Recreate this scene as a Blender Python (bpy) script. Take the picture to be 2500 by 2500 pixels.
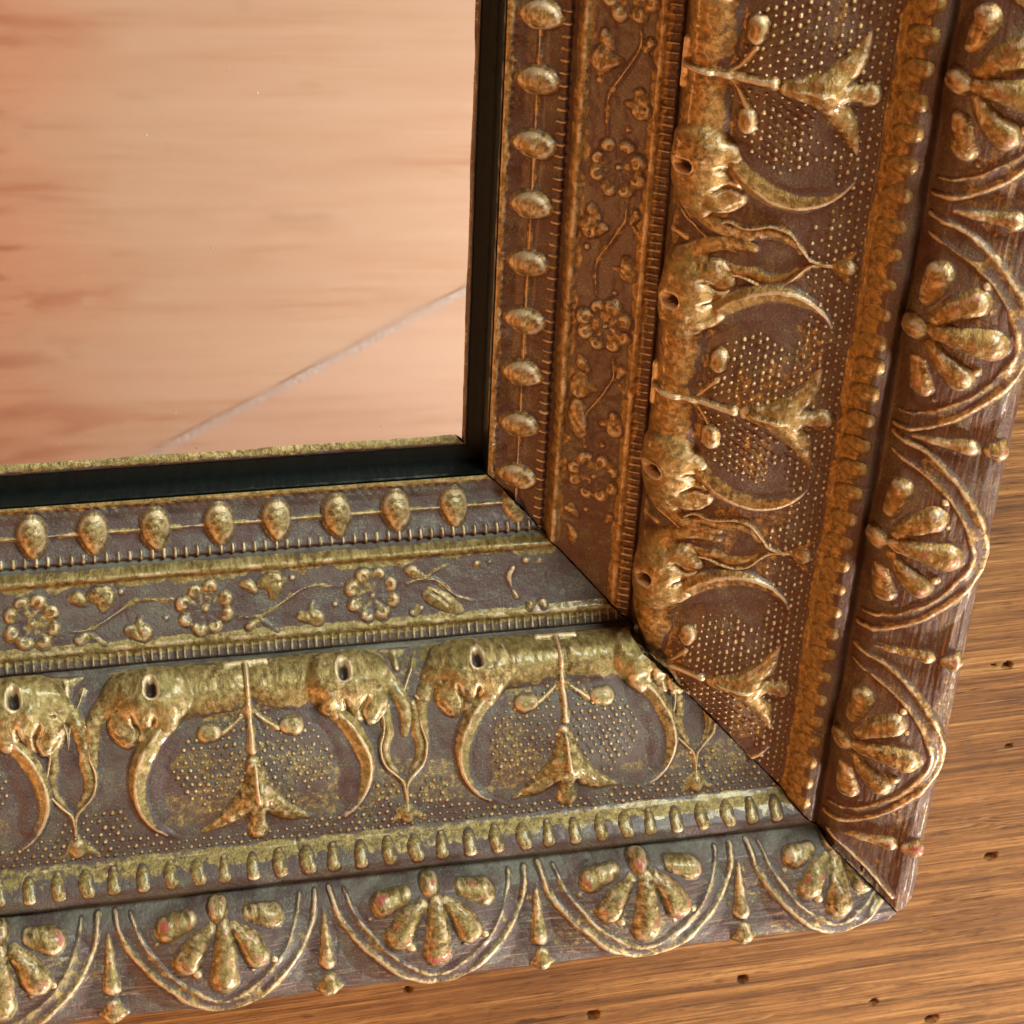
import bpy, math, random
import numpy as np
from mathutils import Matrix, Vector
random.seed(7); rng = np.random.default_rng(11)
U = 0.007                      # one moulding unit (bead spacing) in metres
scene = bpy.context.scene
for o in list(bpy.data.objects): bpy.data.objects.remove(o)

# ---------------------------------------------------------------- camera
F = 4552.72
RM = np.array([[0.9777969661567232, 0.04339607892631775, 0.20501188577372015],
               [-0.07411886231351045, -0.8434637187154972, 0.5320482585793656],
               [0.19600889577778594, -0.5354304208221694, -0.8215197972243633]])
TV = np.array([-0.41542428459098635, -0.635633386402159, 31.503611803993802])
cpos = -RM.T @ TV
cam = bpy.data.cameras.new('camera'); co = bpy.data.objects.new('camera', cam)
scene.collection.objects.link(co); scene.camera = co
cam.sensor_width = 36; cam.lens = F / 2500 * 36; cam.clip_start = 0.01; cam.clip_end = 20
m = Matrix([list(RM[0]), list(-RM[1]), list(-RM[2])]).transposed().to_4x4()
m.translation = Vector(cpos * U); co.matrix_world = m
cam.dof.use_dof = True; cam.dof.focus_distance = 30.8 * U; cam.dof.aperture_fstop = 130

# ---------------------------------------------------------------- world and lamps
w = bpy.data.worlds.new('World'); scene.world = w; w.use_nodes = True
w.node_tree.nodes['Background'].inputs[0].default_value = (1.0, 0.54, 0.26, 1)
w.node_tree.nodes['Background'].inputs[1].default_value = 0.08
scene.view_settings.view_transform = 'Standard'; scene.view_settings.look = 'None'
scene.view_settings.exposure = 0; scene.view_settings.gamma = 1

def area(name, pos, target, sx, sy, power, col):
    l = bpy.data.lights.new(name, 'AREA'); l.shape = 'RECTANGLE'; l.size = sx * U; l.size_y = sy * U
    l.energy = power; l.color = col
    o = bpy.data.objects.new(name, l); scene.collection.objects.link(o)
    p = Vector(pos) * U; t = Vector(target) * U
    o.location = p; o.rotation_euler = (t - p).to_track_quat('-Z', 'Y').to_euler()
area('window_light', (38, -40, 34), (0, -3, 2), 12, 10, 2.7, (1.0, 0.94, 0.86))
area('sky_light', (30, 52, 30), (0, -3, 2), 30, 20, 2.7, (0.90, 1.0, 0.93))
area('room_light', (-44, -16, 30), (0, -2, 2), 24, 16, .72, (1.0, 0.43, 0.14))

# ---------------------------------------------------------------- noise on arrays
def _val(x, y, seed):
    g = np.random.default_rng(seed).random((256, 256)) * 2 - 1
    xi = np.floor(x).astype(int); yi = np.floor(y).astype(int)
    fx = x - xi; fy = y - yi; fx = fx * fx * (3 - 2 * fx); fy = fy * fy * (3 - 2 * fy)
    a = g[xi & 255, yi & 255]; b = g[(xi + 1) & 255, yi & 255]; c = g[xi & 255, (yi + 1) & 255]; d = g[(xi + 1) & 255, (yi + 1) & 255]
    return (a * (1 - fx) + b * fx) * (1 - fy) + (c * (1 - fx) + d * fx) * fy
def fbm(x, y, seed=0, octv=4):
    r = 0; am = 0.5
    for k in range(octv): r = r + am * _val(x * 2 ** k + 31.7 * k, y * 2 ** k + 17.3 * k, seed * 13 + k); am *= .5
    return r
def sstep(a, b, x):
    t = np.clip((x - a) / (b - a), 0, 1); return t * t * (3 - 2 * t)
def blur(h, n=1):
    for _ in range(n):
        p = np.pad(h, 1, mode='edge')
        h = (p[:-2, 1:-1] + p[2:, 1:-1] + p[1:-1, :-2] + p[1:-1, 2:] + 2 * h) / 6
    return h

# ---------------------------------------------------------------- moulding profile (u outwards, z up)
PROF = np.array([(0.0,0.0),(0.05,.03),(0.12,0.02),(0.3,.04),(0.6,.22),(0.84,.46),(0.9,.50),(.955,.66),(1.0,.72),(1.06,.72),(1.12,.69),(1.5,.94),(1.9,1.22),(1.97,1.32),(2.03,1.34),(2.08,1.32),(2.25,1.42),(2.3,1.46),(2.36,1.70),(2.47,1.95),(2.75,2.27),(3.2,2.58),(3.8,2.90),(4.4,3.20),(4.66,3.33),(4.72,3.42),(4.80,3.60),(4.93,3.76),(5.08,3.86),(5.16,3.87),(5.2,3.84),(5.3,3.83),(5.45,3.88),(5.52,3.98),(5.8,4.28),(6.2,4.58),(6.5,4.78),(6.7,4.88),(6.8,4.90),(6.87,4.84),(6.91,4.68),(6.92,4.2),(6.86,2.5),(6.8,-1.27)])
WL = np.concatenate([[0], np.cumsum(np.linalg.norm(np.diff(PROF, axis=0), axis=1))])
WMAX = WL[-1]
SHAPE = PROF.copy()                                        # the same stations with the quirks (grooves) cut deeper
for (a_, b_), (c_, d_) in (((0.9,.50),(.915,.40)), ((.955,.66),(.955,.50)), ((1.0,.72),(.99,.72)), ((2.3,1.46),(2.31,1.36)), ((2.36,1.70),(2.39,1.50)), ((4.93,3.76),(4.95,3.80)), ((5.08,3.86),(5.10,3.84)), ((5.16,3.87),(5.19,3.78)),
                           ((5.2,3.84),(5.24,3.73)), ((5.3,3.83),(5.31,3.72)), ((5.45,3.88),(5.38,3.98)), ((5.52,3.98),(5.45,4.14)), ((5.8,4.28),(5.78,4.34)),
                           ((6.7,4.88),(6.69,4.80)), ((6.8,4.90),(6.80,4.72)), ((6.87,4.84),(6.87,4.58)), ((6.91,4.68),(6.91,4.42))):
    SHAPE[int(np.argmin(np.hypot(PROF[:, 0] - a_, PROF[:, 1] - b_)))] = (c_, d_)
_w = np.arange(0, WMAX, .01)
_u = np.interp(_w, WL, SHAPE[:, 0]); _z = np.interp(_w, WL, SHAPE[:, 1])
_k = np.exp(-np.linspace(-2, 2, 9) ** 2); _k /= _k.sum()
_us = np.convolve(np.pad(_u, 4, mode='edge'), _k, 'valid'); _zs = np.convolve(np.pad(_z, 4, mode='edge'), _k, 'valid')
_du = np.gradient(_us); _dz = np.gradient(_zs)
_k2 = np.ones(15) / 15
_du = np.convolve(np.pad(_du, 7, mode='edge'), _k2, 'valid'); _dz = np.convolve(np.pad(_dz, 7, mode='edge'), _k2, 'valid')
_n = np.hypot(_du, _dz); _nu = -_dz / _n; _nz = _du / _n
SPRIGS = {'b': (-9.47, -4.29, .89), 'r': (7.68, 2.55, -2.6)}
PALMS = {'b': ((-8.48, 1), (-5.02, 1), (-1.57, 1.02), (1.98, 1.05), (5.42, .9)), 'r': ((8.15, 1.05), (4.53, 1.06), (.92, 1.1), (-3.05, 1.12))}
def swell(rail, s, w):
    h = .035 * fbm(s * .35 + (9 if rail == 'r' else 0), w * .45, 301, 3)
    for T in SPRIGS[rail]:
        h = h + .13 * np.clip(1 - ((s - T) / 1.55) ** 2 - ((w - 4.75) / 1.05) ** 2, 0, 1) ** 1.2
        h = h + .15 * np.clip(1 - ((s - T) / 2.35) ** 4, 0, 1) * np.clip(1 - ((w - 3.42) / .48) ** 2, 0, 1)
    for c, k in PALMS[rail]: h = h + .26 * np.clip(1 - ((s - c) / (1.5 * k)) ** 2 - ((w - 7.85) / 1.0) ** 2, 0, 1)
    u = np.interp(w, _w, _us); d = (u - s) if rail == 'b' else (s + u)        # the ground flattens out towards the mitre
    return h * sstep(9.2, 8.8, w) * sstep(0, .8, d)
def surface(rail, s, w, h, inset=0.012):
    u = np.interp(w, _w, _us); z = np.interp(w, _w, _zs); nu = np.interp(w, _w, _nu); nz = np.interp(w, _w, _nz)
    h = h + swell(rail, s, w)
    u = u + nu * h; z = z + nz * h
    if rail == 'b':
        cut = s > u - inset; s = np.minimum(s, u - inset); P = np.stack([s, -u, z], -1)
    else:
        cut = s < -u + inset; s = np.maximum(s, -u + inset); P = np.stack([u, s, z], -1)
    d = P[..., 0] - P[..., 1] - 13.0 + .12 * np.sin(P[..., 2] * 9)       # the worn, rounded outer corner
    d = np.where(z > 1.5, np.clip(d, 0, 1), np.clip(d, 0, 1) * .9)
    P[..., 0] -= .42 * d; P[..., 1] += .42 * d; P[..., 2] -= .22 * d
    return P, cut

# ---------------------------------------------------------------- materials
MATS = {}
def nodes(name):
    m = bpy.data.materials.new(name); m.use_nodes = True; t = m.node_tree
    return m, t, t.nodes['Principled BSDF']
def N(t, ty, **k):
    n = t.nodes.new(ty)
    for a, b in k.items(): setattr(n, a, b)
    return n
def noise(t, vec, scale, detail=4, rough=.6, dist=0):
    n = N(t, 'ShaderNodeTexNoise'); n.inputs['Scale'].default_value = scale; n.inputs['Detail'].default_value = detail
    n.inputs['Roughness'].default_value = rough; n.inputs['Distortion'].default_value = dist
    t.links.new(vec, n.inputs['Vector']); return n.outputs['Fac']
def ramp(t, f, stops):
    r = N(t, 'ShaderNodeValToRGB'); e = r.color_ramp.elements
    while len(e) < len(stops): e.new(.5)
    for i, (p, c) in enumerate(stops):
        e[i].position = p; e[i].color = (c if len(c) == 4 else (*c, 1)) if not isinstance(c, (int, float)) else (c, c, c, 1)
    t.links.new(f, r.inputs[0]); return r.outputs[0]
def mix(t, f, a, b, mode='MIX'):
    n = N(t, 'ShaderNodeMix', data_type='RGBA', blend_type=mode)
    for s, v in ((0, f), (6, a), (7, b)):
        if isinstance(v, (int, float)): n.inputs[s].default_value = v
        elif isinstance(v, tuple): n.inputs[s].default_value = (*v, 1)
        else: t.links.new(v, n.inputs[s])
    return n.outputs[2]
def mth(t, op, a, b=0, clamp=False):
    n = N(t, 'ShaderNodeMath', operation=op, use_clamp=clamp)
    for i, v in ((0, a), (1, b)):
        if isinstance(v, (int, float)): n.inputs[i].default_value = v
        else: t.links.new(v, n.inputs[i])
    return n.outputs[0]
def mapping(t, vec, sc):
    n = N(t, 'ShaderNodeMapping'); n.inputs['Scale'].default_value = sc; t.links.new(vec, n.inputs[0]); return n.outputs[0]

def gilt_material():
    m, t, p = nodes('aged_gilt')
    sw = N(t, 'ShaderNodeAttribute', attribute_name='sw').outputs['Vector']
    gilt = N(t, 'ShaderNodeAttribute', attribute_name='gilt').outputs['Fac']
    wear = N(t, 'ShaderNodeAttribute', attribute_name='wear').outputs['Fac']
    n1 = noise(t, sw, 2.2, 5, .65); n2 = noise(t, sw, 9, 5, .7); n3 = noise(t, sw, 28, 3, .7); n4 = noise(t, sw, .8, 3)
    # patina ground: plum brown with grey bloom and coppery flecks
    g = ramp(t, n1, [(.30, (.070, .038, .036)), (.44, (.115, .070, .066)), (.55, (.105, .085, .078)), (.68, (.150, .145, .120))])
    g = mix(t, mth(t, 'MULTIPLY', ramp(t, n3, [(.54, 0), (.66, 1)]), ramp(t, n1, [(.44, .25), (.60, 1)])), g, (.33, .22, .155))
    g = mix(t, ramp(t, n3, [(.30, 1), (.40, 0)]), g, (.050, .032, .030))
    st = noise(t, mapping(t, sw, (1.5, 26, 1)), 1.0, 3, .6)
    g = mix(t, mth(t, 'MULTIPLY', ramp(t, st, [(.55, 0), (.68, 1)]), N(t, 'ShaderNodeAttribute', attribute_name='brush').outputs['Fac']), g, (.34, .20, .12))
    ds = N(t, 'ShaderNodeAttribute', attribute_name='cove_light').outputs['Fac']
    g = mix(t, mth(t, 'MULTIPLY', ds, ramp(t, n2, [(.30, .35), (.60, 1)])), g, (.205, .195, .160))  # grey-green light on the cove walls, mixed into the ground colour
    # gilding
    o = ramp(t, n2, [(.30, (.042, .025, .015)), (.43, (.17, .105, .036)), (.53, (.35, .245, .090)), (.68, (.62, .48, .24))])
    o = mix(t, ramp(t, n4, [(.38, 0), (.62, .75)]), o, mix(t, n2, (.15, .115, .035), (.42, .33, .13)))
    o = mix(t, ramp(t, n3, [(.28, .8), (.40, 0)]), o, (.09, .055, .03))
    gf = mth(t, 'ADD', gilt, mth(t, 'MULTIPLY', mth(t, 'SUBTRACT', n2, .5), 1.1))
    gf = ramp(t, gf, [(.40, 0), (.60, 1)])
    c = mix(t, gf, g, o)
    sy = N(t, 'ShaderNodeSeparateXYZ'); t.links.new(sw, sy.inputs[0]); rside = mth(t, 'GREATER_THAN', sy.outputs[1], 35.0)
    c = mix(t, 1.0, c, mix(t, rside, (1.03, 1.04, .98), (1.16, .90, .64)), 'MULTIPLY')  # the warmer light on the right rail is tinted into its colour
    wf = ramp(t, mth(t, 'ADD', wear, mth(t, 'MULTIPLY', mth(t, 'SUBTRACT', noise(t, sw, 3.1, 5, .75), .5), 2.6)), [(.50, 0), (1.0, 1)])
    c = mix(t, mth(t, 'MULTIPLY', wf, .75), c, (.80, .60, .38))
    # red bole where the gold is rubbed through on the high tips
    red = N(t, 'ShaderNodeAttribute', attribute_name='red').outputs['Fac']
    rf = mth(t, 'MULTIPLY', red, ramp(t, noise(t, sw, 4.5, 3, .5), [(.54, 0), (.60, 1)]))
    c = mix(t, mth(t, 'MULTIPLY', rf, .85), c, (.40, .035, .035))
    t.links.new(c, p.inputs['Base Color'])
    met = mth(t, 'ADD', mth(t, 'MULTIPLY', gf, .30), .25)
    met = mth(t, 'MULTIPLY', met, mth(t, 'SUBTRACT', 1.0, rf))
    t.links.new(met, p.inputs['Metallic'])
    r = mth(t, 'ADD', mth(t, 'ADD', mth(t, 'MULTIPLY', n2, .42), .33), mth(t, 'MULTIPLY', gf, -.09))
    t.links.new(r, p.inputs['Roughness'])
    t.links.new(mth(t, 'ADD', mth(t, 'MULTIPLY', gf, .22), .10), p.inputs['Coat Weight']); p.inputs['Coat Roughness'].default_value = .15
    b = N(t, 'ShaderNodeBump'); b.inputs['Strength'].default_value = .75; b.inputs['Distance'].default_value = .034 * U
    hsum = mth(t, 'ADD', mth(t, 'MULTIPLY', n3, .5), n2)
    t.links.new(hsum, b.inputs['Height']); t.links.new(b.outputs[0], p.inputs['Normal'])
    return m
GILT = gilt_material()
def plain(name, col, rough, metal=0):
    m, t, p = nodes(name); tc = N(t, 'ShaderNodeTexCoord').outputs['Object']
    n = noise(t, tc, 900, 4, .7)
    t.links.new(mix(t, ramp(t, n, [(.35, 0), (.7, 1)]), tuple(x * .55 for x in col), tuple(min(1, x * 1.5) for x in col)), p.inputs['Base Color'])
    p.inputs['Roughness'].default_value = rough; p.inputs['Metallic'].default_value = metal
    b = N(t, 'ShaderNodeBump'); b.inputs['Strength'].default_value = .4; b.inputs['Distance'].default_value = .0001
    t.links.new(n, b.inputs['Height']); t.links.new(b.outputs[0], p.inputs['Normal'])
    return m
BLACK = plain('black_paint', (.003, .005, .004), .45)
BLACK.node_tree.nodes['Principled BSDF'].inputs['Specular IOR Level'].default_value = .30
DUST = plain('pale_dust', (.42, .38, .32), .8)

# ---------------------------------------------------------------- mesh building
def mesh_from_grid(name, P, keep, attrs, mat):
    ns, nw = P.shape[:2]
    idx = np.arange(ns * nw).reshape(ns, nw)
    q = np.stack([idx[:-1, :-1], idx[1:, :-1], idx[1:, 1:], idx[:-1, 1:]], -1).reshape(-1, 4)
    q = q[keep.reshape(-1)]
    used = np.unique(q); re = np.full(ns * nw, -1); re[used] = np.arange(len(used))
    q = re[q]; V = P.reshape(-1, 3)[used] * U
    me = bpy.data.meshes.new(name)
    me.vertices.add(len(V)); me.vertices.foreach_set('co', V.astype(np.float32).ravel())
    me.loops.add(q.size); me.loops.foreach_set('vertex_index', q.astype(np.int32).ravel())
    me.polygons.add(len(q)); me.polygons.foreach_set('loop_start', np.arange(0, q.size, 4, dtype=np.int32))
    me.polygons.foreach_set('loop_total', np.full(len(q), 4, dtype=np.int32))
    me.update(calc_edges=True); me.validate()
    me.polygons.foreach_set('use_smooth', np.ones(len(me.polygons), bool))
    for k, a in attrs.items():
        if a.ndim == 3:
            at = me.attributes.new(k, 'FLOAT_VECTOR', 'POINT'); at.data.foreach_set('vector', a.reshape(-1, 3)[used].astype(np.float32).ravel())
        else:
            at = me.attributes.new(k, 'FLOAT', 'POINT'); at.data.foreach_set('value', a.reshape(-1)[used].astype(np.float32))
    me.materials.append(mat); return me
def link(name, me, parent=None):
    o = bpy.data.objects.new(name, me); scene.collection.objects.link(o)
    if parent is not None: o.parent = parent
    return o
def raw(name, verts, faces, mat, parent=None, smooth=False):
    me = bpy.data.meshes.new(name); me.from_pydata([tuple(np.array(v) * U) for v in verts], [], faces); me.update()
    if smooth: me.polygons.foreach_set('use_smooth', np.ones(len(me.polygons), bool))
    me.materials.append(mat); return link(name, me, parent)
def box(name, a, b, mat, parent=None):
    x0, y0, z0 = a; x1, y1, z1 = b
    v = [(x0,y0,z0),(x1,y0,z0),(x1,y1,z0),(x0,y1,z0),(x0,y0,z1),(x1,y0,z1),(x1,y1,z1),(x0,y1,z1)]
    return raw(name, v, [(0,3,2,1),(4,5,6,7),(0,1,5,4),(1,2,6,5),(2,3,7,6),(3,0,4,7)], mat, parent)

def spline(P, sub=4):
    P = np.array(P, float)
    if len(P) < 3: return P
    out = []; Q = np.vstack([2 * P[0] - P[1], P, 2 * P[-1] - P[-2]])
    for i in range(1, len(Q) - 2):
        for k in range(sub):
            x = k / sub; a, b, c, d = Q[i-1:i+3]
            out.append(.5 * (2*b + (c-a)*x + (2*a-5*b+4*c-d)*x*x + (3*b-a-3*c+d)*x**3))
    out.append(P[-1]); return np.array(out)
def stroke_h(S, W, pts, hf, kind='round'):
    """height field of a tapering stroke; pts are (s, w, radius)"""
    P = spline(pts); best = np.zeros_like(S)
    if len(P) == 1: P = np.vstack([P, P + [1e-4, 0, 0]])
    for a, b in zip(P[:-1], P[1:]):
        dx, dy = b[0] - a[0], b[1] - a[1]; L = dx * dx + dy * dy + 1e-9
        t = np.clip(((S - a[0]) * dx + (W - a[1]) * dy) / L, 0, 1)
        r = np.maximum(a[2] + (b[2] - a[2]) * t, .006)
        q = np.hypot(S - a[0] - dx * t, W - a[1] - dy * t) / r
        if kind == 'round': h = np.sqrt(np.clip(1 - q * q, 0, 1)) * r * hf
        elif kind == 'ridge': h = np.clip(1 - q, 0, 1) ** .8 * r * hf
        elif kind == 'soft': h = np.clip(1 - q * q, 0, 1) ** 1.3 * r * hf
        elif kind == 'flat': h = sstep(1.0, .72, q) * hf
        best = np.maximum(best, h)
    return best
STEP = .023
def relief(name, rail, prims, parent, carves=(), gilt=1.0, red=0.0, rough=.012, seed=0, soft=1, step=STEP, mesh_only=False, skirt=True, patina=0, dirt=True):
    allp = np.vstack([np.array(p[0], float) for p in prims]); mr = allp[:, 2].max() * 1.2 + .10
    s0, s1 = allp[:, 0].min() - mr, allp[:, 0].max() + mr; w0, w1 = max(.02, allp[:, 1].min() - mr), min(WMAX - .1, allp[:, 1].max() + mr)
    S, W = np.meshgrid(np.arange(s0, s1, step), np.arange(w0, w1, step), indexing='ij')
    wob = .018
    Sx = S + wob * fbm(S * 5, W * 5, 3 + seed, 2); Wx = W + wob * fbm(S * 5 + 50, W * 5, 4 + seed, 2)
    h = np.zeros_like(S)
    for p in prims:
        hh = stroke_h(Sx, Wx, p[0], p[1], p[2] if len(p) > 2 else 'round')
        h = np.where((h > 0) & (hh > 0), np.maximum(h, hh) + .25 * np.minimum(h, hh) * (1 - np.abs(h - hh) / (h + hh + 1e-6)), np.maximum(h, hh))
    if skirt:
        for p in prims:
            q = np.array(p[0], float); q[:, 2] = q[:, 2] * 1.15 + .055
            h = np.maximum(h, stroke_h(Sx, Wx, q, .028 / max(q[:, 2].mean(), .05), 'soft'))
    h = h * .90
    body = h > .004
    G = np.full_like(S, gilt)
    for c in carves:
        k = stroke_h(Sx, Wx, c[0], 1.0, 'flat'); h = h * (1 - k * c[1])
        if len(c) > 2: G = G * (1 - k * c[2])
    h = blur(h, soft)
    h = h + np.where(body, rough * (fbm(S * 7, W * 7, 9 + seed, 3)), 0) * np.clip(h / .08, 0, 1)
    big = blur(h, 5); wear = np.clip((h - big) / .010, 0, 1.3)
    wear = wear * np.clip(h / .05, 0, 1)
    if patina: G = G * (.15 + .85 * sstep(patina * .6, patina * 1.3, h))
    if dirt: G = G * sstep(.010, .045, h + .03 * fbm(S * 6, W * 6, 77 + seed, 3))
    R = red * sstep(.06, .14, h) * sstep(.2, .6, wear)
    P, cut = surface(rail, S, W, h - .012)
    ok = (h > .006) & ~cut
    # keep faces that touch the raised part and are not wholly past the mitre
    anyb = lambda A: A[:-1, :-1] | A[1:, :-1] | A[1:, 1:] | A[:-1, 1:]
    keep = anyb(h > .007) & anyb(~cut)
    if not keep.any(): return None
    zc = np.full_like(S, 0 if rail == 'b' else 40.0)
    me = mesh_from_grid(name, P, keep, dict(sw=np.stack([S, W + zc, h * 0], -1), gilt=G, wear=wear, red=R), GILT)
    if mesh_only: return me
    return link(name, me, parent)

# ---------------------------------------------------------------- table top
def wood_material(name, c, scale=1.0, glossy=.45, vecscale=(1, 1, 1), rotz=-.02, fine=0, heart=0):
    m, t, p = nodes(name); tc = N(t, 'ShaderNodeTexCoord').outputs['Object']
    mp = N(t, 'ShaderNodeMapping'); mp.inputs['Scale'].default_value = tuple(v / U for v in vecscale); mp.inputs['Rotation'].default_value = (0, 0, rotz)
    t.links.new(tc, mp.inputs[0]); v = mp.outputs[0]
    a = noise(t, mapping(t, v, (.035, .9, 1)), 1.0, 5, .62, .25)
    b = noise(t, mapping(t, v, (.22, 5.5, 1)), 1.0, 5, .68, .1)
    d = noise(t, mapping(t, v, (.9, 14, 1)), 1.0, 3, .6)
    e = noise(t, v, .35, 3, .5)
    f = noise(t, v, 7, 4, .7)
    if fine:
        a = noise(t, mapping(t, v, (.02, 1.6, 1)), 1.0, 6, .7, .15); b = noise(t, mapping(t, v, (.12, 6.5, 1)), 1.0, 7, .78, .05); d = noise(t, mapping(t, v, (.5, 26, 1)), 1.0, 3, .6)
    s = mth(t, 'ADD', mth(t, 'MULTIPLY', a, .36 if fine else .45), mth(t, 'ADD', mth(t, 'MULTIPLY', b, .45), mth(t, 'MULTIPLY', d, .22)))
    col = ramp(t, s, [(.43, c[0]), (.51, c[1]), (.57, c[2]), (.66, c[3])] if fine else [(.40, c[0]), (.52, c[1]), (.60, c[2]), (.72, c[3])])
    if fine: p.inputs['Specular IOR Level'].default_value = .2
    col = mix(t, ramp(t, e, [(.35, 0), (.7, .5)]), col, c[4])
    col = mix(t, ramp(t, f, [(.60, 0), (.75, .35)]), col, c[0])
    if fine:
        for sx, sy, lo in ((.09, 4.2, .018), (.30, 13, .022)):
            ln = noise(t, mapping(t, v, (sx, sy, 1)), 1.0, 3, .6, .1)
            ln = mth(t, 'ABSOLUTE', mth(t, 'SUBTRACT', ln, .5))
            col = mix(t, mth(t, 'MULTIPLY', ramp(t, ln, [(0, 1), (lo, 0)]), ramp(t, noise(t, v, .8, 4, .7), [(.42, 0), (.60, .85)])), col, tuple(x * .8 for x in c[0]))
        po = noise(t, mapping(t, v, (2.5, 34, 1)), 1.0, 2, .5)
        col = mix(t, ramp(t, po, [(.62, 0), (.70, .7)]), col, c[0])
        br = noise(t, mapping(t, v, (.25, 17, 1)), 1.0, 4, .7)
        col = mix(t, ramp(t, br, [(.60, 0), (.70, .55)]), col, tuple(min(1, x * 1.35) for x in c[3]))
    if heart:
        sp = N(t, 'ShaderNodeSeparateXYZ'); t.links.new(v, sp.inputs[0])
        hm = ramp(t, mth(t, 'ADD', mth(t, 'MULTIPLY', sp.outputs[0], -.16 / vecscale[0]), mth(t, 'MULTIPLY', noise(t, mapping(t, v, (.10, .4, 1)), 1.0, 3), 2.0)), [(1.0, 0), (2.0, 1)]) if 0 else ramp(t, mth(t, 'ADD', mth(t, 'MULTIPLY', mth(t, 'ADD', sp.outputs[0], 1.2), -.45), mth(t, 'MULTIPLY', mth(t, 'SUBTRACT', noise(t, mapping(t, v, (.15, .6, 1)), 1.0, 3), .5), 1.6)), [(0.0, 0), (1.0, 1)])
        stv = noise(t, mapping(t, v, (.45, 3.4, 1)), 1.0, 4, .6, .6)
        col = mix(t, mth(t, 'MULTIPLY', hm, .55), col, (.78, .38, .23))
        col = mix(t, mth(t, 'MULTIPLY', hm, ramp(t, stv, [(.50, 0), (.60, .9)])), col, (.50, .19, .11))
        col = mix(t, ramp(t, noise(t, mapping(t, v, (.8, 2.6, 1)), 1.0, 4, .6, .3), [(.62, 0), (.72, .5)]), col, (.52, .34, .23))
    t.links.new(col, p.inputs['Base Color'])
    p.inputs['Roughness'].default_value = glossy
    bp = N(t, 'ShaderNodeBump'); bp.inputs['Strength'].default_value = .7; bp.inputs['Distance'].default_value = (.09 if fine else .04) * U
    t.links.new(mth(t, 'ADD', s, mth(t, 'MULTIPLY', d, .5)), bp.inputs['Height']); t.links.new(bp.outputs[0], p.inputs['Normal'])
    return m
WOOD = wood_material('pine_wood', [(.060, .022, .005), (.21, .086, .022), (.36, .165, .046), (.58, .32, .11), (.25, .108, .028)], glossy=.65, fine=1)
HOLES = [(3.21,-15.09,.10),(-.96,-13.54,.07),(6.63,-14.56,.085),(12.04,-11.66,.11),(9.93,-15.89,.08),(11.52,-16.72,.12),(11.85,-8.51,.05),(11.36,-6.32,.085),(11.03,-6.28,.035)]
xs = np.concatenate([np.linspace(-90, -9, 20)[:-1], np.arange(-9, 17, .045), np.linspace(17, 90, 20)])
ys = np.concatenate([np.linspace(-90, -20, 20)[:-1], np.arange(-20, 4, .045), np.linspace(4, 90, 20)])
X, Y = np.meshgrid(xs, ys, indexing='ij')
Yr = Y + .02 * X + .25 * fbm(X * .05, Y * .12, 5, 2)
Z = .045 * fbm(X * .06, Yr * 2.2, 21, 4) + .03 * fbm(X * .25, Yr * 7, 22, 2)
line = fbm(X * .045, Yr * 1.3, 33, 3); Z = Z - .07 * np.exp(-(line / .012) ** 2) * sstep(-.2, .2, fbm(X * .1, Y * .3, 41, 2))
for hx, hy, hr in HOLES:
    d = np.hypot((X - hx) * .8, Y - hy) * (1 + .25 * fbm(X * 6, Y * 6, 8, 2)); Z = Z - .8 * sstep(hr * 1.15, hr * .8, d)
P = np.stack([X, Y, Z - 1.33], -1)
me = mesh_from_grid('wooden_tabletop', P, np.ones((len(xs) - 1, len(ys) - 1), bool), {}, WOOD)
tab = link('wooden_tabletop', me); tab['kind'] = 'structure'

# ---------------------------------------------------------------- the mirror frame
frame = bpy.data.objects.new('framed_mirror', None); scene.collection.objects.link(frame)
frame['label'] = 'ornate aged gilt mirror frame corner with cast relief lying on brown wood'; frame['category'] = 'mirror'

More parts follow.
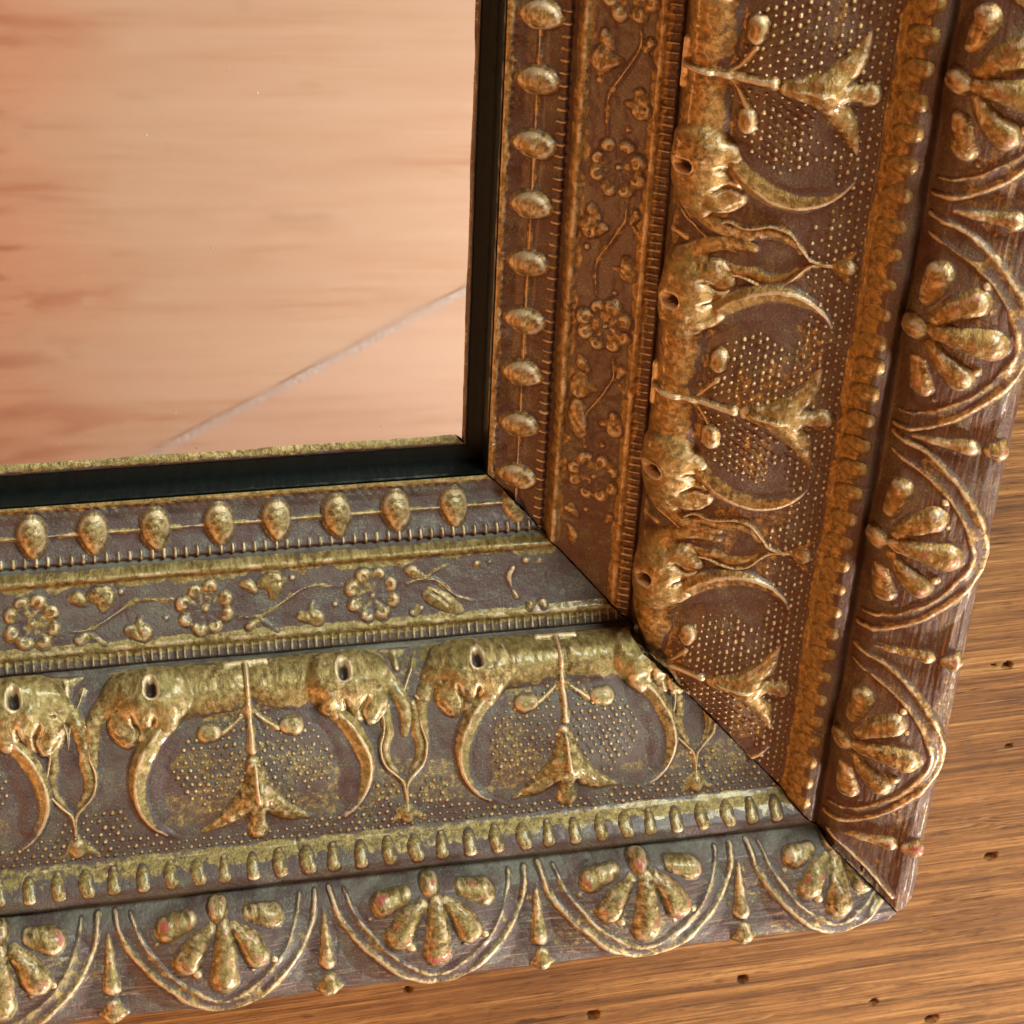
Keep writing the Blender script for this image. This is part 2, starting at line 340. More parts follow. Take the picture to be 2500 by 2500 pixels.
SB0, SR1 = -11.0, 10.6
def rail_mesh(rail):
    s = np.arange(SB0 if rail == 'b' else -7.0, 7.0 if rail == 'b' else SR1, .024)
    wv = np.concatenate([np.arange(0, 9.1, .022), np.linspace(9.12, WMAX - .02, 16)])
    S, W = np.meshgrid(s, wv, indexing='ij'); sd = 0 if rail == 'b' else 50
    h = np.zeros_like(S)
    h += .012 * fbm(S * 1.5, W * 3, 60 + sd, 4) + .006 * fbm(S * 9, W * 9, 61 + sd, 3)
    jit = .25 * fbm(S * 1.2, W * 0, 70 + sd, 3)
    g = lambda c, r: np.exp(-((W - c) / r) ** 2)
    # thin rib strung through the beads
    h += .045 * g(.53, .035) * (1 + .6 * fbm(S * 2, W * 0, 71 + sd, 2))
    # tooled notches beside the sight edge, beside the beads and beyond the second fillet
    def notch(pitch, sharp=2.5, ph=0.):
        x = ((S + jit * .12 + ph) / pitch) % 1.0; return np.exp(-((x - .5) / (.5 / sharp)) ** 2)
    amp = np.clip(.75 + .8 * fbm(S * 1.1, W * 2, 72 + sd, 3), 0, 1.2)
    h -= .035 * notch(.16, 2.0) * sstep(.08, .12, W) * sstep(.21, .17, W) * amp
    n2 = notch(.185, 4.0); band2 = sstep(.84, .90, W) * sstep(1.07, 1.03, W); h += .050 * n2 * band2 * amp
    n3 = notch(.135, 3.2, .04); band3 = sstep(2.58, 2.63, W) * sstep(2.83, 2.78, W); h += .045 * n3 * band3 * amp
    # fillet crests are uneven
    h += .014 * fbm(S * 3, W * 4, 73 + sd, 3) * (g(1.38, .1) + g(2.54, .1))
    # scratched, wire-brushed outer flank
    br = sstep(7.3, 7.7, W); h += .020 * br * fbm(S * 1.2, W * 22, 74 + sd, 2)
    # hairline cracks across the moulding
    for c in np.random.default_rng(5 + sd).uniform(s[0], s[-1], 26):
        ww = np.random.default_rng(int(abs(c) * 100)).uniform(1, 8); L = .35
        h -= .02 * np.exp(-((S - c - .03 * np.sin(W * 9)) / .014) ** 2) * np.exp(-((W - ww) / L) ** 4)
    n = fbm(S * 4, W * 4, 80 + sd, 4); nl = fbm(S * .7, W * 1.5, 81 + sd, 3)
    G = np.zeros_like(S)
    G = np.maximum(G, sstep(.17, .08, W + n * .08) * (.8))
    G = np.maximum(G, .95 * g(.53, .05) * sstep(-.25, .1, n))
    G = np.maximum(G, .95 * n2 * band2); G = np.maximum(G, .8 * n3 * band3)
    G = np.maximum(G, sstep(1.20, 1.27, W + n * .04) * sstep(1.56, 1.42, W + n * .16) * 1.05)
    G = np.maximum(G, sstep(2.36, 2.44, W + n * .06) * sstep(2.74, 2.62, W + n * .05) * 1.05)
    G = np.maximum(G, sstep(5.98, 6.08, W + n * .08) * sstep(6.46, 6.28, W + n * .2) * (.72 + .4 * nl))
    if rail == 'r': G = np.maximum(G, sstep(6.0, 6.1, W) * sstep(6.55, 6.4, W) * .62)
    G = np.maximum(G, .42 * sstep(.05, .3, nl) * sstep(7, 7.5, W))
    Td = np.min([np.abs(S - T) for T in ((-9.47, -4.29, .89) if rail == 'b' else (7.68, 2.55, -2.6))], axis=0)
    G = np.maximum(G, ((.78 if rail == 'r' else .66) + .5 * nl) * sstep(2.4, 2.1, Td) * sstep(2.98, 3.12, W + n * .1) * sstep(4.15, 3.75, W + n * .3))
    G = np.maximum(G, .46 * sstep(.12, .3, nl) * sstep(3, 3.2, W) * sstep(5.9, 5.6, W))
    if rail == 'r': G = np.where((W > 1.15) & (W < 2.8), G * .66, G)
    big = blur(h, 4); wear = np.clip((h - big) / .012, 0, 1)
    wear = np.maximum(wear, .85 * (g(1.34, .04) + g(2.52, .06) + .8 * g(6.12, .03) + .7 * g(.05, .03) + .5 * g(8.84, .05)) * sstep(-.3, .1, n))
    P, cut = surface(rail, S, W, h)
    anyb = lambda A: A[:-1, :-1] | A[1:, :-1] | A[1:, 1:] | A[:-1, 1:]
    jag = .012 * fbm(P[..., 0] * 3.5, W * 3.5, 90, 4)
    # ragged seam edge
    if rail == 'b': P[..., 0] -= np.where(cut, np.abs(jag) * 3.2, 0)
    else: P[..., 1] += np.where(cut, np.abs(jag) * 2.0, 0)
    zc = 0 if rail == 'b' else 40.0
    cove_light = (1.0 if rail == 'b' else .22) * np.clip(1.0 * g(1.14, .07) + .9 * g(3.02, .12) + 1.0 * g(6.93, .24) + .35 * (nl > .0) * sstep(1.4, 1.6, W) * sstep(2.5, 2.3, W) * nl * 3 + .25 * sstep(3.5, 4, W) * sstep(5.9, 5.4, W), 0, 1) * sstep(-.5, .15, n + nl)  # mask for light painted on coves and ground, faint on the right rail
    return mesh_from_grid('rail', P, anyb(~cut), dict(sw=np.stack([S, W + zc, S * 0], -1), gilt=G, wear=wear, red=S * 0, brush=br, cove_light=cove_light), GILT)
RAIL = {}
for rl in ('b', 'r'):
    RAIL[rl] = link('rail', rail_mesh(rl), frame)
RAIL['b']['label'] = 'bottom rail, duller and greyer'; RAIL['r']['label'] = 'right-hand rail, warmer brown with warm light tinted in'

# dark filler seen in the mitre crack
wv = np.linspace(0.0, WMAX - .1, 160); uu = np.interp(wv, _w, _us); zz = np.interp(wv, _w, _zs); nu_ = np.interp(wv, _w, _nu); nz_ = np.interp(wv, _w, _nz)
vs = []
for k in range(len(wv)):
    u_, z_ = uu[k] - .12 * nu_[k], zz[k] - .12 * nz_[k]
    e = max(0, 2 * u_ - 13.2) * .45
    u_ -= e
    vs += [(u_ - .035, -u_ - .035, z_), (u_ + .035, -u_ + .035, z_)]
raw('mitre_filler', vs, [(2*k, 2*k+1, 2*k+3, 2*k+2) for k in range(len(wv) - 1)], BLACK, frame)

# black rebate and mirror glass
for (a, b) in (((SB0, 0, 0), (0, 0, 0)), ((0, 0, 0), (0, SR1, 0))):
    dx, dy = b[0] - a[0], b[1] - a[1]; L = math.hypot(dx, dy); nx, ny = (0, 1) if dx else (-1, 0)
    nseg = 300; ring = []
    prof = [(-.06, -.035), (.012, -.035), (.02, -.08), (.03, -.50), (.12, -.53), (.27, -.575), (.285, -.63)]
    V = []; Fc = []
    for i in range(nseg + 1):
        t_ = i / nseg
        for j, (o_, z_) in enumerate(prof):
            jj = .008 * float(fbm(np.array([t_ * 90.0]), np.array([j * 3.1]), 44, 3)[0])
            px, py = a[0] + dx * t_, a[1] + dy * t_
            off = o_ + jj
            if dx: px = min(px, -off)
            else: py = max(py, off)
            V.append((px + nx * off, py + ny * off, z_))
    k = len(prof)
    for i in range(nseg):
        for j in range(k - 1): Fc.append((i*k+j, (i+1)*k+j, (i+1)*k+j+1, i*k+j+1))
    raw('rebate_strip', V, Fc, BLACK, frame)
    wd = .20 if dx else .085
    S_, W_ = np.meshgrid(np.arange(0, L + .01, .03), np.linspace(0, 1, 12), indexing='ij')
    off = .262 + wd * W_ + .02 * fbm(S_ * 1.3, W_ * 2, 47, 3) * W_; hz = -.585 + .045 * np.sin(np.pi * W_ ** .7) + .012 * fbm(S_ * 6, W_ * 4, 48, 3) - .05 * W_ ** 3
    px = a[0] + dx * S_ / L; py = a[1] + dy * S_ / L
    if dx: px = np.minimum(px, -off)
    else: py = np.maximum(py, off)
    Pz = np.stack([px + nx * off, py + ny * off, hz], -1)
    tooth = ((S_ + .2 * fbm(S_ * 1.5, S_ * 0, 49, 3)) / .17) % 1
    gl = sstep(.35, .55, W_ + .22 * np.abs(tooth - .5) + .25 * fbm(S_ * 3, W_ * 2, 50, 3)) * .8
    me = mesh_from_grid('gilt_slip', Pz, np.ones((S_.shape[0] - 1, 11), bool), dict(sw=np.stack([S_, W_ * .2 + 20, S_ * 0], -1), gilt=gl * (1 if dx else .45), wear=gl * .4, red=S_ * 0), GILT)
    link('gilt_slip', me, frame)
m, t, p = nodes('mirror_silver'); p.inputs['Metallic'].default_value = 1; p.inputs['Roughness'].default_value = .035
p.inputs['Base Color'].default_value = (.93, .93, .90, 1)
tc = N(t, 'ShaderNodeTexCoord').outputs['Object']
bp = N(t, 'ShaderNodeBump'); bp.inputs['Strength'].default_value = .05; bp.inputs['Distance'].default_value = .0001
t.links.new(ramp(t, noise(t, mapping(t, tc, (60, 140, 60)), 1.0, 5, .65, .5), [(.40, .02), (.62, .05), (.75, .12)]), p.inputs['Roughness'])
t.links.new(noise(t, mapping(t, tc, (40, 90, 40)), 1.0, 2), bp.inputs['Height']); t.links.new(bp.outputs[0], p.inputs['Normal'])
glass = box('mirror_glass', (-12, -.5, -.95), (.5, 11, -.62), m, frame)
# dust specks lying on the glass
V = []; Fc = []
for i in range(22):
    x, y = random.uniform(-7.5, -.1), random.uniform(.1, 7.5); r = random.choice([.008, .012, .02]); n0 = len(V)
    for k in range(5): V.append((x + r * math.cos(k * 1.257), y + r * math.sin(k * 1.257), -.622))
    V.append((x, y, -.612 + r * .3)); Fc += [(n0 + k, n0 + (k + 1) % 5, n0 + 5) for k in range(5)]
o = raw('dust_speck', V, Fc, DUST, frame); o['kind'] = 'stuff'

# ---------------------------------------------------------------- ornament templates (s, w, radius)
def shift(pts, ds, sgn=1, k=1.0): return [(ds + sgn * p[0] * k, p[1], p[2]) for p in pts]
def place(name, rail, prims, ds, sgn=1, carves=(), k=1.0, **kw):
    q = random.Random(len(name) * 97 + int(ds * 31) + kw.get('seed', 0)); big = max(p[2] for pp in prims for p in pp[0]) > .07
    ds += q.uniform(-.02, .02) * big; f = q.uniform(.92, 1.07) if big else 1
    pr = [([(a_, b_, c_ * f) for a_, b_, c_ in shift(p[0], ds, sgn, k)],) + tuple(p[1:]) for p in prims]
    cv = [(shift(c[0], ds, sgn, k),) + tuple(c[1:]) for c in carves]
    return relief(name, rail, pr, RAIL[rail], cv, **kw)

# beads: a few casts shared along each rail
for rl, cs in (('b', [-9.5, -8.5, -7.52, -6.55, -5.55, -4.52, -3.58, -2.57, -1.58, -.60]), ('r', [9.9, 8.9, 7.92, 6.93, 5.94, 4.94, 3.96, 2.97, 2.0, 1.04, .06])):
    wd = 1.0 if rl == 'b' else .93
    casts = [relief('bead', rl, [([(0.0, .36, .20), (.0, .48, .24), (.0 + d, .62, .215), (0.0, .78, .12)], 1.2)], None, seed=40 + i, mesh_only=True, rough=.02, soft=1)
             for i, d in enumerate((.01, -.02, .02))] if rl == 'b' else \
            [relief('bead', rl, [([(5.0, .34, .17), (5.0, .46, .225), (5.0 + d, .62, .225), (5.0, .74, .16)], 1.2)], None, seed=50 + i, mesh_only=True, rough=.02, soft=1)
             for i, d in enumerate((.01, -.02, .02))]
    for i, c in enumerate(cs):
        o = link('bead', casts[i % 3], RAIL[rl])
        if rl == 'b': o.location = (c * U, 0, 0)
        else: o.location = (0, (c - 5.0) * U, 0)
relief('bead', 'b', [([(.34, .40, .12), (.42, .60, .18), (.50, .78, .12)], .9)], RAIL['b'], seed=3)

# studs along the roll
for rl, a, b, off in (('b', -10.2, 4.9, -.16), ('r', -4.7, 10.0, .05)):
    z0 = 0.0
    casts = [relief('stud', rl, [([(z0, 6.22, .07), (z0, 6.38, .10 + .01 * i), (z0 + .015 * (i - 1), 6.52, .115)], .62 if rl == 'b' else .50)], None, seed=60 + i, mesh_only=True, rough=.03, gilt=.8, skirt=False, dirt=rl == 'b') for i in range(4)]
    k = 0; x = a
    while x < b:
        near = abs(x) if rl == 'b' else abs(x)
        o = link('stud', casts[k % 4], RAIL[rl]); sc = 1
        o.location = (x * U, 0, 0) if rl == 'b' else (0, x * U, 0)
        k += 1; x += .445 + random.uniform(-.02, .02)

# rosettes and vine in the flat between the fillets
def rosette(rail, c, sgn, seed):
    pr = []
    q = random.Random(seed * 3 + (7 if rail == 'b' else 1))
    for k in range(8):
        a = k * math.tau / 8 + .35 + q.uniform(-.08, .08); R_ = .36 + q.uniform(-.02, .02)
        x, y = R_ * math.cos(a), R_ * .98 * math.sin(a); z = q.uniform(.85, 1.15)
        tx, ty = -math.sin(a) * .06, math.cos(a) * .06
        pr.append(([(x - tx, 1.99 + y - ty, .085 * z), (x * 1.03, 1.99 + y * 1.03, .115 * z), (x + tx, 1.99 + y + ty, .085 * z)], .95))
    for k in range(8):
        a = k * math.tau / 8 + .35; x, y = .30 * math.cos(a), .30 * math.sin(a)
        pr.append(([(x * .35, 1.99 + y * .35, .05), (x, 1.99 + y, .10)], .55))
    pr.append(([(0, 1.99, .24)], .10, 'soft')); pr.append(([(0.01, 2.0, .045)], 2.4))
    cv = []
    for k in range(8):
        a = k * math.tau / 8 + .35; x, y = .30 * math.cos(a), .30 * math.sin(a)
        cv.append(([(x * .8, 1.99 + y * .8, .05), (x * 1.08, 1.99 + y * 1.08, .055)], .35, .3))
    place('rosette', rail, pr, c, sgn, cv, seed=seed, rough=.02, gilt=.82)
VA = [(-2.2, 2.17, .020), (-1.9, 2.19, .026), (-1.66, 2.09, .029), (-1.39, 1.94, .029), (-1.18, 1.81, .026), (-.95, 1.76, .026), (-.5, 1.8, .02)]
VB = [(-1.9, 2.22, .02), (-1.76, 2.32, .02), (-1.6, 2.44, .018)]
def vine(rail, c, sgn, seed, rot=0):
    place('leaf', rail, [([(.62, 1.62, .05), (.74, 1.66, .10), (.84, 1.76, .06)], .9), ([(.70, 2.34, .08), (.82, 2.28, .06)], .9)], c, sgn, seed=seed + 3, rough=.03, gilt=.8)
    place('berry', rail, [([(-.62, 2.10, .045)], 1.2)], c, sgn, seed=seed + 4); place('berry', rail, [([(-1.3, 1.60, .05)], 1.2)], c, sgn, seed=seed + 5)
    place('berry', rail, [([(-2.0, 2.34, .05)], 1.2)], c, sgn, seed=seed + 6)
    place('vine_stem', rail, [(VA, 1.9, 'ridge'), (VB, 1.9, 'ridge')], c, sgn, seed=seed, rough=0, step=.016, gilt=.9, soft=0)
    place('leaf', rail, [([(-1.82, 1.66, .09), (-1.6, 1.63, .17), (-1.62, 1.88, .07)], .8), ([(-1.52, 1.72, .08), (-1.42, 1.62, .04)], .8)], c, sgn, [([(-1.75, 1.7, .018), (-1.5, 1.64, .018)], .35)], seed=seed + 1, rough=.03, gilt=.85)
    place('leaf', rail, [([(-1.20, 2.25, .10), (-.98, 2.30, .16)], .75), ([(-1.05, 2.22, .07), (-1.02, 2.06, .05)], .8)], c, sgn, [([(-1.1, 2.2, .018), (-1.0, 2.38, .018)], .35)], seed=seed + 2, rough=.03, gilt=.85)
for i, c in enumerate((-10.3, -7.62, -4.88, -2.11)):
    rosette('b', c, 1, i)
    vine('b', c, 1, i * 3)
place('rosette_fragment', 'b', [([(-.22, 1.74, .05), (-.30, 1.88, .06), (-.27, 2.08, .035), (-.20, 2.22, .045)], 1.3), ([(0, 1.62, .075)], 1.0), ([(.24, 1.66, .045)], 1.0), ([(.02, 2.38, .075), (.0, 2.44, .06)], 1.0), ([(.24, 2.36, .075), (.26, 2.43, .06)], 1.0), ([(.38, 1.9, .03), (.36, 2.02, .02)], 1.2)], .55, 1, gilt=.8, seed=5)
place('berry', 'b', [([(-.30, 1.62, .05)], 1.2)], 0, 1, seed=9)
place('berry', 'b', [([(-.07, 1.60, .04)], 1.2)], 0, 1, seed=9)
place('leaf', 'b', [([(-1.22, 2.02, .05), (-1.1, 2.08, .15), (-.9, 2.2, .17), (-.66, 2.36, .11)], .55)], 0, 1, [([(-1.15, 1.98, .02), (-.8, 2.28, .02)], .4)], seed=12, gilt=.85)
place('vine_stem', 'b', [([(-1.5, 1.86, .022), (-1.3, 1.80, .03), (-1.0, 1.84, .03), (-.75, 2.08, .026), (-.45, 2.22, .02), (-.1, 2.24, .016)], 1.9, 'ridge'), ([(-1.25, 1.80, .025), (-1.0, 1.66, .02), (-.8, 1.6, .016)], 1.9, 'ridge')], 0, 1, rough=0, step=.016, soft=0, gilt=.9)
for i, c in enumerate((8.5, 5.84, 3.19, .44)):
    rosette('r', c, 1, 20 + i)
    vine('r', c, -1, 30 + i * 3)
place('leaf', 'r', [([(1.72, 1.62, .12), (1.5, 1.64, .17), (1.22, 1.7, .12)], .8)], 0, 1, [([(1.5, 1.6, .02), (1.25, 1.75, .02)], .4)], seed=72, gilt=.85)
place('berry', 'r', [([(-.28, 1.58, .06)], 1.1)], 0, 1, seed=77); place('berry', 'r', [([(-.22, 1.90, .06)], 1.1)], 0, 1, seed=78)
place('leaf', 'r', [([(-.6, 1.62, .06), (-.75, 1.72, .09), (-.95, 1.70, .05)], .9)], 0, 1, seed=79)

# the large frieze ------------------------------------------------------------
HEAD = [([(-2.26, 3.58, .20), (-1.98, 3.44, .32), (-1.62, 3.55, .44), (-1.32, 3.56, .42)], .70),
        ([(-1.5, 3.52, .52), (-1.0, 3.47, .48), (-.60, 3.50, .44), (-.25, 3.50, .38)], .24, 'soft'),
        ([(-1.92, 3.66, .26), (-2.03, 3.90, .25), (-1.96, 4.08, .20)], .82),
        ([(-1.72, 3.8, .19), (-1.76, 4.04, .16)], .85),
        ([(-1.38, 3.62, .15), (-1.26, 3.86, .16), (-1.38, 4.04, .13)], 1.35),
        ([(-1.7, 3.7, .40), (-1.4, 3.8, .38)], .5, 'soft')]
HEADC = [([(-1.54, 3.47, .088)], .85, .9), ([(-1.90, 3.82, .022), (-1.80, 4.0, .03), (-1.84, 4.22, .02)], .5, .3),
         ([(-2.18, 4.0, .018), (-2.03, 4.2, .018)], .3), ([(-1.54, 3.86, .03), (-1.60, 4.08, .035)], .5, .4), ([(-2.12, 3.68, .035)], .4, .4)]
ARM = [([(-2.22, 3.52, .17), (-2.40, 3.72, .15), (-2.50, 3.98, .13), (-2.53, 4.26, .11), (-2.50, 4.45, .08)], .75)]
TUSK = [([(-1.40, 3.98, .16), (-1.64, 4.26, .17), (-1.81, 4.6, .165), (-1.87, 4.94, .145), (-1.80, 5.26, .115), (-1.63, 5.54, .08), (-1.40, 5.72, .052), (-1.18, 5.82, .016)], .95, 'round'),
        ([(-1.26, 4.05, .24), (-1.48, 4.36, .26), (-1.60, 4.7, .27), (-1.64, 5.05, .23), (-1.54, 5.40, .16)], .26, 'soft'),
        ([(-1.46, 4.05, .07), (-1.68, 4.3, .075), (-1.85, 4.62, .075), (-1.91, 4.96, .07), (-1.84, 5.30, .06), (-1.66, 5.58, .045), (-1.44, 5.75, .03)], 2.4, 'ridge')]
BELL = [([(-.02, 4.66, .12), (0, 4.95, .20), (0, 5.28, .31)], .85), ([(-.10, 5.20, .20), (-.45, 5.52, .15), (-.92, 5.74, .03)], .95), ([(.10, 5.20, .20), (.45, 5.52, .15), (.90, 5.68, .03)], .95),
        ([(0, 5.42, .13), (0, 5.78, .18)], .85), ([(0, 4.75, .04), (0, 5.05, .055), (.02, 5.3, .05)], 5.4, 'ridge')]
BELLC = [([(-.14, 5.50, .035), (-.12, 5.68, .03)], .6, .4), ([(.15, 5.50, .035), (.14, 5.68, .03)], .6, .4)]
SPRIG = [([(0, 3.28, .05), (0, 3.6, .055)], 3.0), ([(0, 3.5, .055), (0, 3.9, .06), (0, 4.35, .065), (0, 4.46, .08)], 1.7), ([(-.34, 3.22, .05), (.34, 3.22, .05)], 2.6),
         ([(0, 3.8, .04), (-.22, 4.0, .04), (-.46, 4.16, .05)], 1.6), ([(0, 3.8, .04), (.22, 4.0, .04), (.44, 4.16, .05)], 1.6)]
def half(rail, T, sgn, seed, off=0.0, arm=0.0):
    c = T - sgn * 0 + off
    place('elephant_head', rail, HEAD, c, sgn, HEADC, seed=seed, rough=.028, soft=1)
    place('tusk', rail, TUSK, c, sgn, seed=seed + 1, rough=.012, soft=2, gilt=1.1, patina=.085)
    place('trunk', rail, ARM, c + arm, sgn, seed=seed + 2, rough=.02)
    place('berry', rail, [([(-.60, 4.14, .15), (-.72, 4.15, .16)], 1.05)], T + off * .5, sgn, seed=seed, rough=.01)
for rail, T, oL, oR in (('b', -9.47, 0, 0), ('b', -4.29, 0, 0), ('b', .89, .13, 0), ('r', 7.68, .18, .1), ('r', 2.55, .22, .12), ('r', -2.6, .2, .2)):
    sd = int(abs(T) * 10)
    half(rail, T, 1, sd, oL); half(rail, T, -1, sd + 5, oR)
    place('sprig', rail, SPRIG, T, 1, seed=sd, rough=.01, soft=1, gilt=1.1)
    place('bell_flower', rail, BELL, T, 1, BELLC, seed=sd + 1, rough=.035)
# loops (vases) between back-to-back heads
def loop(rail, c, seed, k=1.0):
    for sg in (-1, 1):
        place('loop_edge', rail, [([(.26, 3.86, .035), (.35, 4.02, .035), (.30, 4.28, .035), (.38, 4.66, .038), (.33, 4.94, .036), (.16, 5.14, .034), (.03, 5.30, .036), (0, 5.6, .03)], 2.6, 'ridge')], c, sg, k=k, seed=seed, rough=.006, step=.018, soft=0, gilt=1.2)
        place('inner_band', rail, [([(.20, 3.98, .10), (.25, 4.2, .12), (.24, 4.45, .12), (.29, 4.68, .12), (.24, 4.92, .10), (.10, 5.12, .06)], .62, 'soft')], c, sg, k=k, seed=seed + 3, skirt=False)
        place('loop_edge', rail, [([(.30, 3.28, .03), (.10, 3.72, .034), (.015, 3.95, .03), (.01, 4.2, .02)], 2.2, 'ridge')], c, sg, k=k, seed=seed + 2, rough=.006, step=.018, soft=0, gilt=1.1)
    place('lily', rail, [([(0, 5.62, .05), (0, 5.84, .13)], 1.0), ([(-.05, 5.74, .08), (-.30, 5.96, .03)], 1.0), ([(.05, 5.74, .08), (.30, 5.94, .03)], 1.0)], c, 1, seed=seed, red=.9)
    place('bud', rail, [([(-.22, 3.13, .035), (0, 3.17, .075), (.22, 3.13, .035)], 1.2), ([(0, 3.2, .07), (0, 3.36, .06)], 1.3)], c, 1, seed=seed)
for rail, c, k in (('b', -7.17, 1), ('b', -1.82, 1), ('b', 3.16, 1.0), ('r', 10.2, 1.2), ('r', 5.08, 1.25), ('r', .06, 1.2), ('r', -4.9, 1)):
    loop(rail, c, int(abs(c) * 7), k)

# palmettes: every petal is its own cast piece
PET = [[(0, 7.12, .13)], [(-.44, 7.22, .07), (-.83, 7.32, .13)], [(-.16, 7.36, .07), (-.36, 7.54, .12), (-.56, 7.84, .165)], [(.04, 7.36, .10), (.03, 7.75, .135), (.0, 8.2, .185)],
       [(.22, 7.36, .08), (.40, 7.56, .13), (.56, 7.88, .165)], [(.46, 7.20, .07), (.85, 7.30, .14)]]
DOTS = [[(-.42, 8.06, .085)], [(.47, 8.1, .05)], [(-1.02, 7.52, .045)], [(.82, 7.98, .07)]]
ARCO = [(-1.62, 7.02, .04), (-1.50, 7.5, .04), (-1.28, 7.87, .042), (-.96, 8.25, .045), (-.56, 8.58, .045), (0, 8.80, .045), (.56, 8.62, .045), (.95, 8.34, .045), (1.25, 7.96, .042), (1.47, 7.54, .04), (1.58, 7.04, .04)]
ARCI = [(-1.38, 7.05, .03), (-1.24, 7.48, .032), (-1.04, 7.80, .034), (-.78, 8.17, .034), (-.43, 8.45, .034), (0, 8.60, .034), (.46, 8.45, .034), (.84, 8.13, .034), (1.12, 7.68, .032), (1.32, 7.06, .03)]
MID = [((a[0] + b[0]) / 2, (a[1] + b[1]) / 2, .15) for a, b in zip(ARCO[1:-1:2], [ARCI[1], ARCI[3], ARCI[5], ARCI[6], ARCI[8]])]
def scallop(rail, c, seed, k=1.0):
    for i, p in enumerate(PET):
        place('petal', rail, [([(a_, b_, c_ * 1.35) for a_, b_, c_ in p], .92)], c, 1, seed=seed + i, rough=.03, soft=2, red=1.0 if rail == 'b' else .55, k=k)
    for i, p in enumerate(DOTS):
        place('seed_dot', rail, [(p, 1.0)], c, 1, seed=seed + i, rough=.0, k=k)
    place('scallop_band', rail, [([(a_, 7 + (b_ - 7) * .965, c_ * 1.9) for a_, b_, c_ in ARCO], 1.05, 'ridge'), ([(a_, 7 + (b_ - 7) * .965, c_ * 1.9) for a_, b_, c_ in ARCI], 1.0, 'ridge'), ([(a_, 7 + (b_ - 7) * .95, .03) for a_, b_, c_ in ARCI], .8, 'ridge'), (MID, .028, 'flat')], c, 1, seed=seed + 7, rough=.016, gilt=.55, red=.3, soft=2, skirt=False, k=k)
def spear(rail, c, seed):
    place('drop', rail, [([(0, 7.30, .035), (0, 7.62, .07), (.0, 7.9, .085), (.0, 8.18, .135)], 1.1)], c, 1, seed=seed, rough=.03, red=.7)
    place('knob', rail, [([(0, 8.48, .12), (0, 8.62, .17)], 1.0), ([(-.12, 8.66, .1), (.12, 8.66, .1)], .8)], c, 1, seed=seed + 1, rough=.03, red=1.0)
for i, (c, k) in enumerate(PALMS['b']): scallop('b', c, 100 + i * 10, k)
for i, c in enumerate((-10.1, -6.77, -3.33, .2, 3.75)): spear('b', c, 160 + i * 3)
for i, (c, k) in enumerate(PALMS['r']): scallop('r', c, 200 + i * 10, k)
for i, c in enumerate((9.9, 6.34, 2.75, -1.1, -5.05)): spear('r', c, 260 + i * 3)
place('scallop_band', 'r', [([(-5.15, 7.1, .04), (-5.4, 7.5, .04), (-5.8, 8.0, .045), (-6.2, 8.4, .045)], 2.6, 'ridge'), ([(-5.35, 7.1, .03), (-5.65, 7.5, .03), (-6.0, 7.95, .03)], 2.3, 'ridge')], 0, 1, gilt=.6, seed=5)

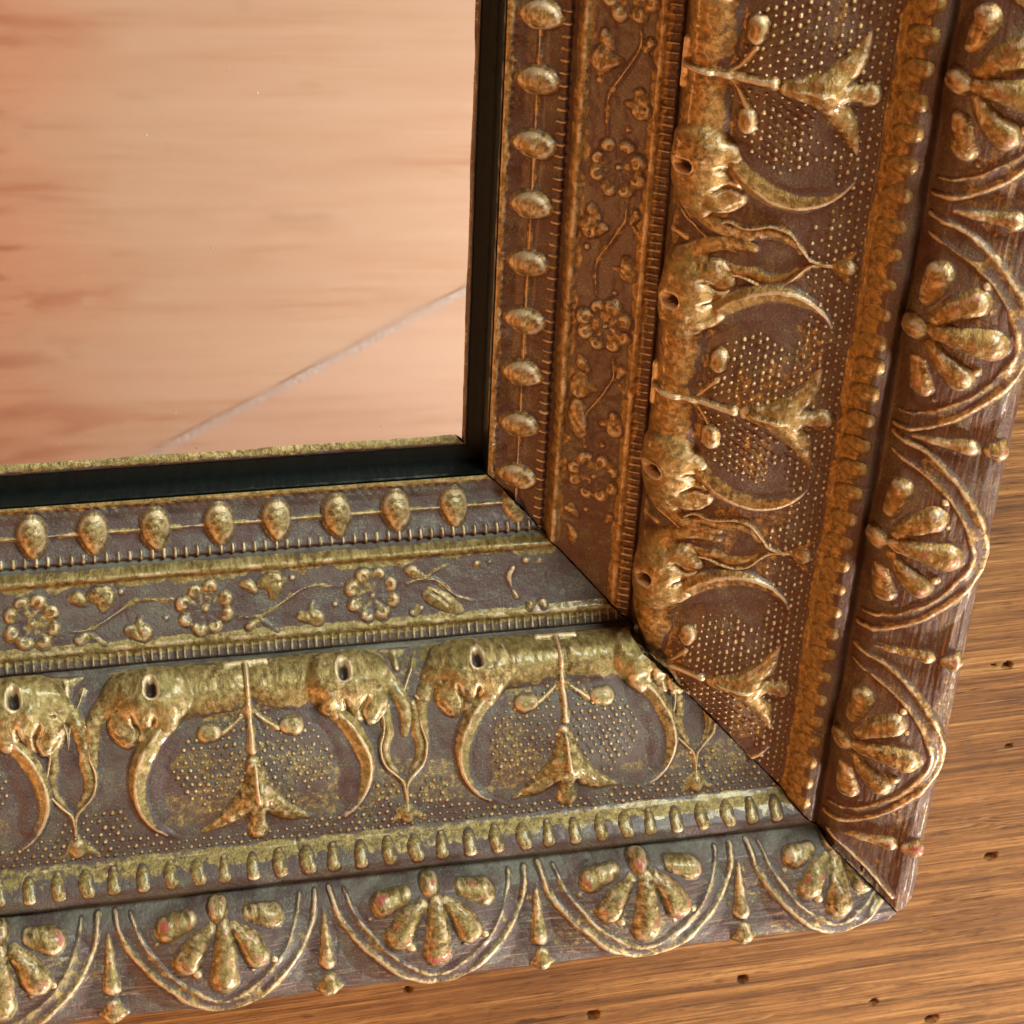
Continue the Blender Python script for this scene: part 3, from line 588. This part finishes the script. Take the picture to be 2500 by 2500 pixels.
# stippled ground: tiny punched domes, nobody could count them
def stipple(rail, Ts):
    V = []; Fc = []; s = -11.0 if rail == 'b' else -6.0; pts = []
    p = .134; row = 0
    w_ = 3.9
    while w_ < 6.04:
        x = (-11 if rail == 'b' else -6) + (row % 2) * p / 2
        while x < (5 if rail == 'b' else 10):
            d = min(abs(x - T) for T in Ts); dv = None
            inT = (d / 1.30) ** 2 + ((w_ - 4.72) / .85) ** 2 < 1 and d > .12 + .35 * max(0, (w_ - 4.9)) 
            edge = w_ > (5.72 if rail == 'b' else 5.35) + .12 * math.sin(x * 1.21 + 1)
            side = w_ > 5.25 and d > 2.0 and random.random() < .75
            low = inT and w_ > 5.15 and random.random() < .5
            if (inT and not low) or edge or side: pts.append((x + random.gauss(0, .007), w_ + random.gauss(0, .007), random.uniform(.6, 1.15)))
            x += p
        w_ += p * .86; row += 1
    A = np.array(pts)
    for (x, ww, k) in pts:
        if (rail == 'b' and x > np.interp(ww, _w, _us) - .06) or (rail == 'r' and x < -np.interp(ww, _w, _us) + .06): continue
        r = .040 * k; ring = [(x + r * math.cos(a), ww + r * math.sin(a), -.006) for a in np.arange(6) * math.tau / 6] + [(x + .55 * r * math.cos(a), ww + .55 * r * math.sin(a), .035 * k) for a in np.arange(6) * math.tau / 6] + [(x, ww, .048 * k)]
        n0 = len(V); V += ring
        Fc += [(n0 + j, n0 + (j + 1) % 6, n0 + 6 + (j + 1) % 6, n0 + 6 + j) for j in range(6)] + [(n0 + 6 + j, n0 + 6 + (j + 1) % 6, n0 + 12) for j in range(6)]
    A = np.array(V); P, _ = surface(rail, A[:, 0], A[:, 1], A[:, 2])
    o = raw('stipple', P, Fc, GILT, RAIL[rail], smooth=True); o['kind'] = 'stuff'; me = o.data
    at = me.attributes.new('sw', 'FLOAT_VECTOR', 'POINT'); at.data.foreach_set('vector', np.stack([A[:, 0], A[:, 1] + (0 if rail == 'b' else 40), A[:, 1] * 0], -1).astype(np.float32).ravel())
    at = me.attributes.new('gilt', 'FLOAT', 'POINT'); at.data.foreach_set('value', np.full(len(V), .85, np.float32))
    at = me.attributes.new('wear', 'FLOAT', 'POINT'); at.data.foreach_set('value', np.where(A[:, 2] > .02, .85, 0).astype(np.float32))
stipple('b', (-9.47, -4.29, .89)); stipple('r', (7.68, 2.55, -2.6))

# ---------------------------------------------------------------- the pale boards that the mirror shows
PALE = wood_material('pale_pine', [(.58, .31, .20), (.69, .455, .325), (.74, .51, .385), (.78, .56, .43), (.70, .545, .41)], glossy=.8, vecscale=(.30, .30, .30), rotz=.04, heart=1)
PALE2 = wood_material('pinkish_pine', [(.54, .31, .22), (.70, .47, .355), (.75, .525, .41), (.78, .58, .46), (.74, .52, .41)], glossy=.8, vecscale=(.30, .30, .30), rotz=.04)
SLATE = plain('grey_blue_batten', (.66, .56, .53), .7)
b0 = box('reflected_board', (-34, -60, 55), (40, 2, 57), PALE); b0['label'] = 'pale sandy pinewood board seen only as the reflection filling the mirror glass'; b0['category'] = 'board'
v = np.array([11.2 + 3.3, -23.9 + 31.5]); v = v / np.linalg.norm(v); n_ = np.array([v[1], -v[0]]); c0 = np.array([4.2, -27.5])
def quadbox(name, a, b, c, d, z0, z1, mat):
    vs = [(*q, z0) for q in (a, b, c, d)] + [(*q, z1) for q in (a, b, c, d)]
    return raw(name, vs, [(0,1,2,3),(7,6,5,4),(0,4,5,1),(1,5,6,2),(2,6,7,3),(3,7,4,0)], mat)
A_ = c0 - v * 38; B_ = c0 + v * 40
o = quadbox('reflected_board', A_ + n_ * .3, B_ + n_ * .3, B_ + n_ * 26, A_ + n_ * 26, 54.94, 54.99, PALE2); o['label'] = 'pinker board reflected in the lower right of the glass, below the blue-grey diagonal'; o['category'] = 'board'
o = quadbox('reflected_batten', A_ - n_ * .1, B_ - n_ * .1, B_ + n_ * .3, A_ + n_ * .3, 54.93, 54.985, SLATE); o['label'] = 'thin blue-grey diagonal batten reflected across the lower right of the glass'; o['category'] = 'batten'
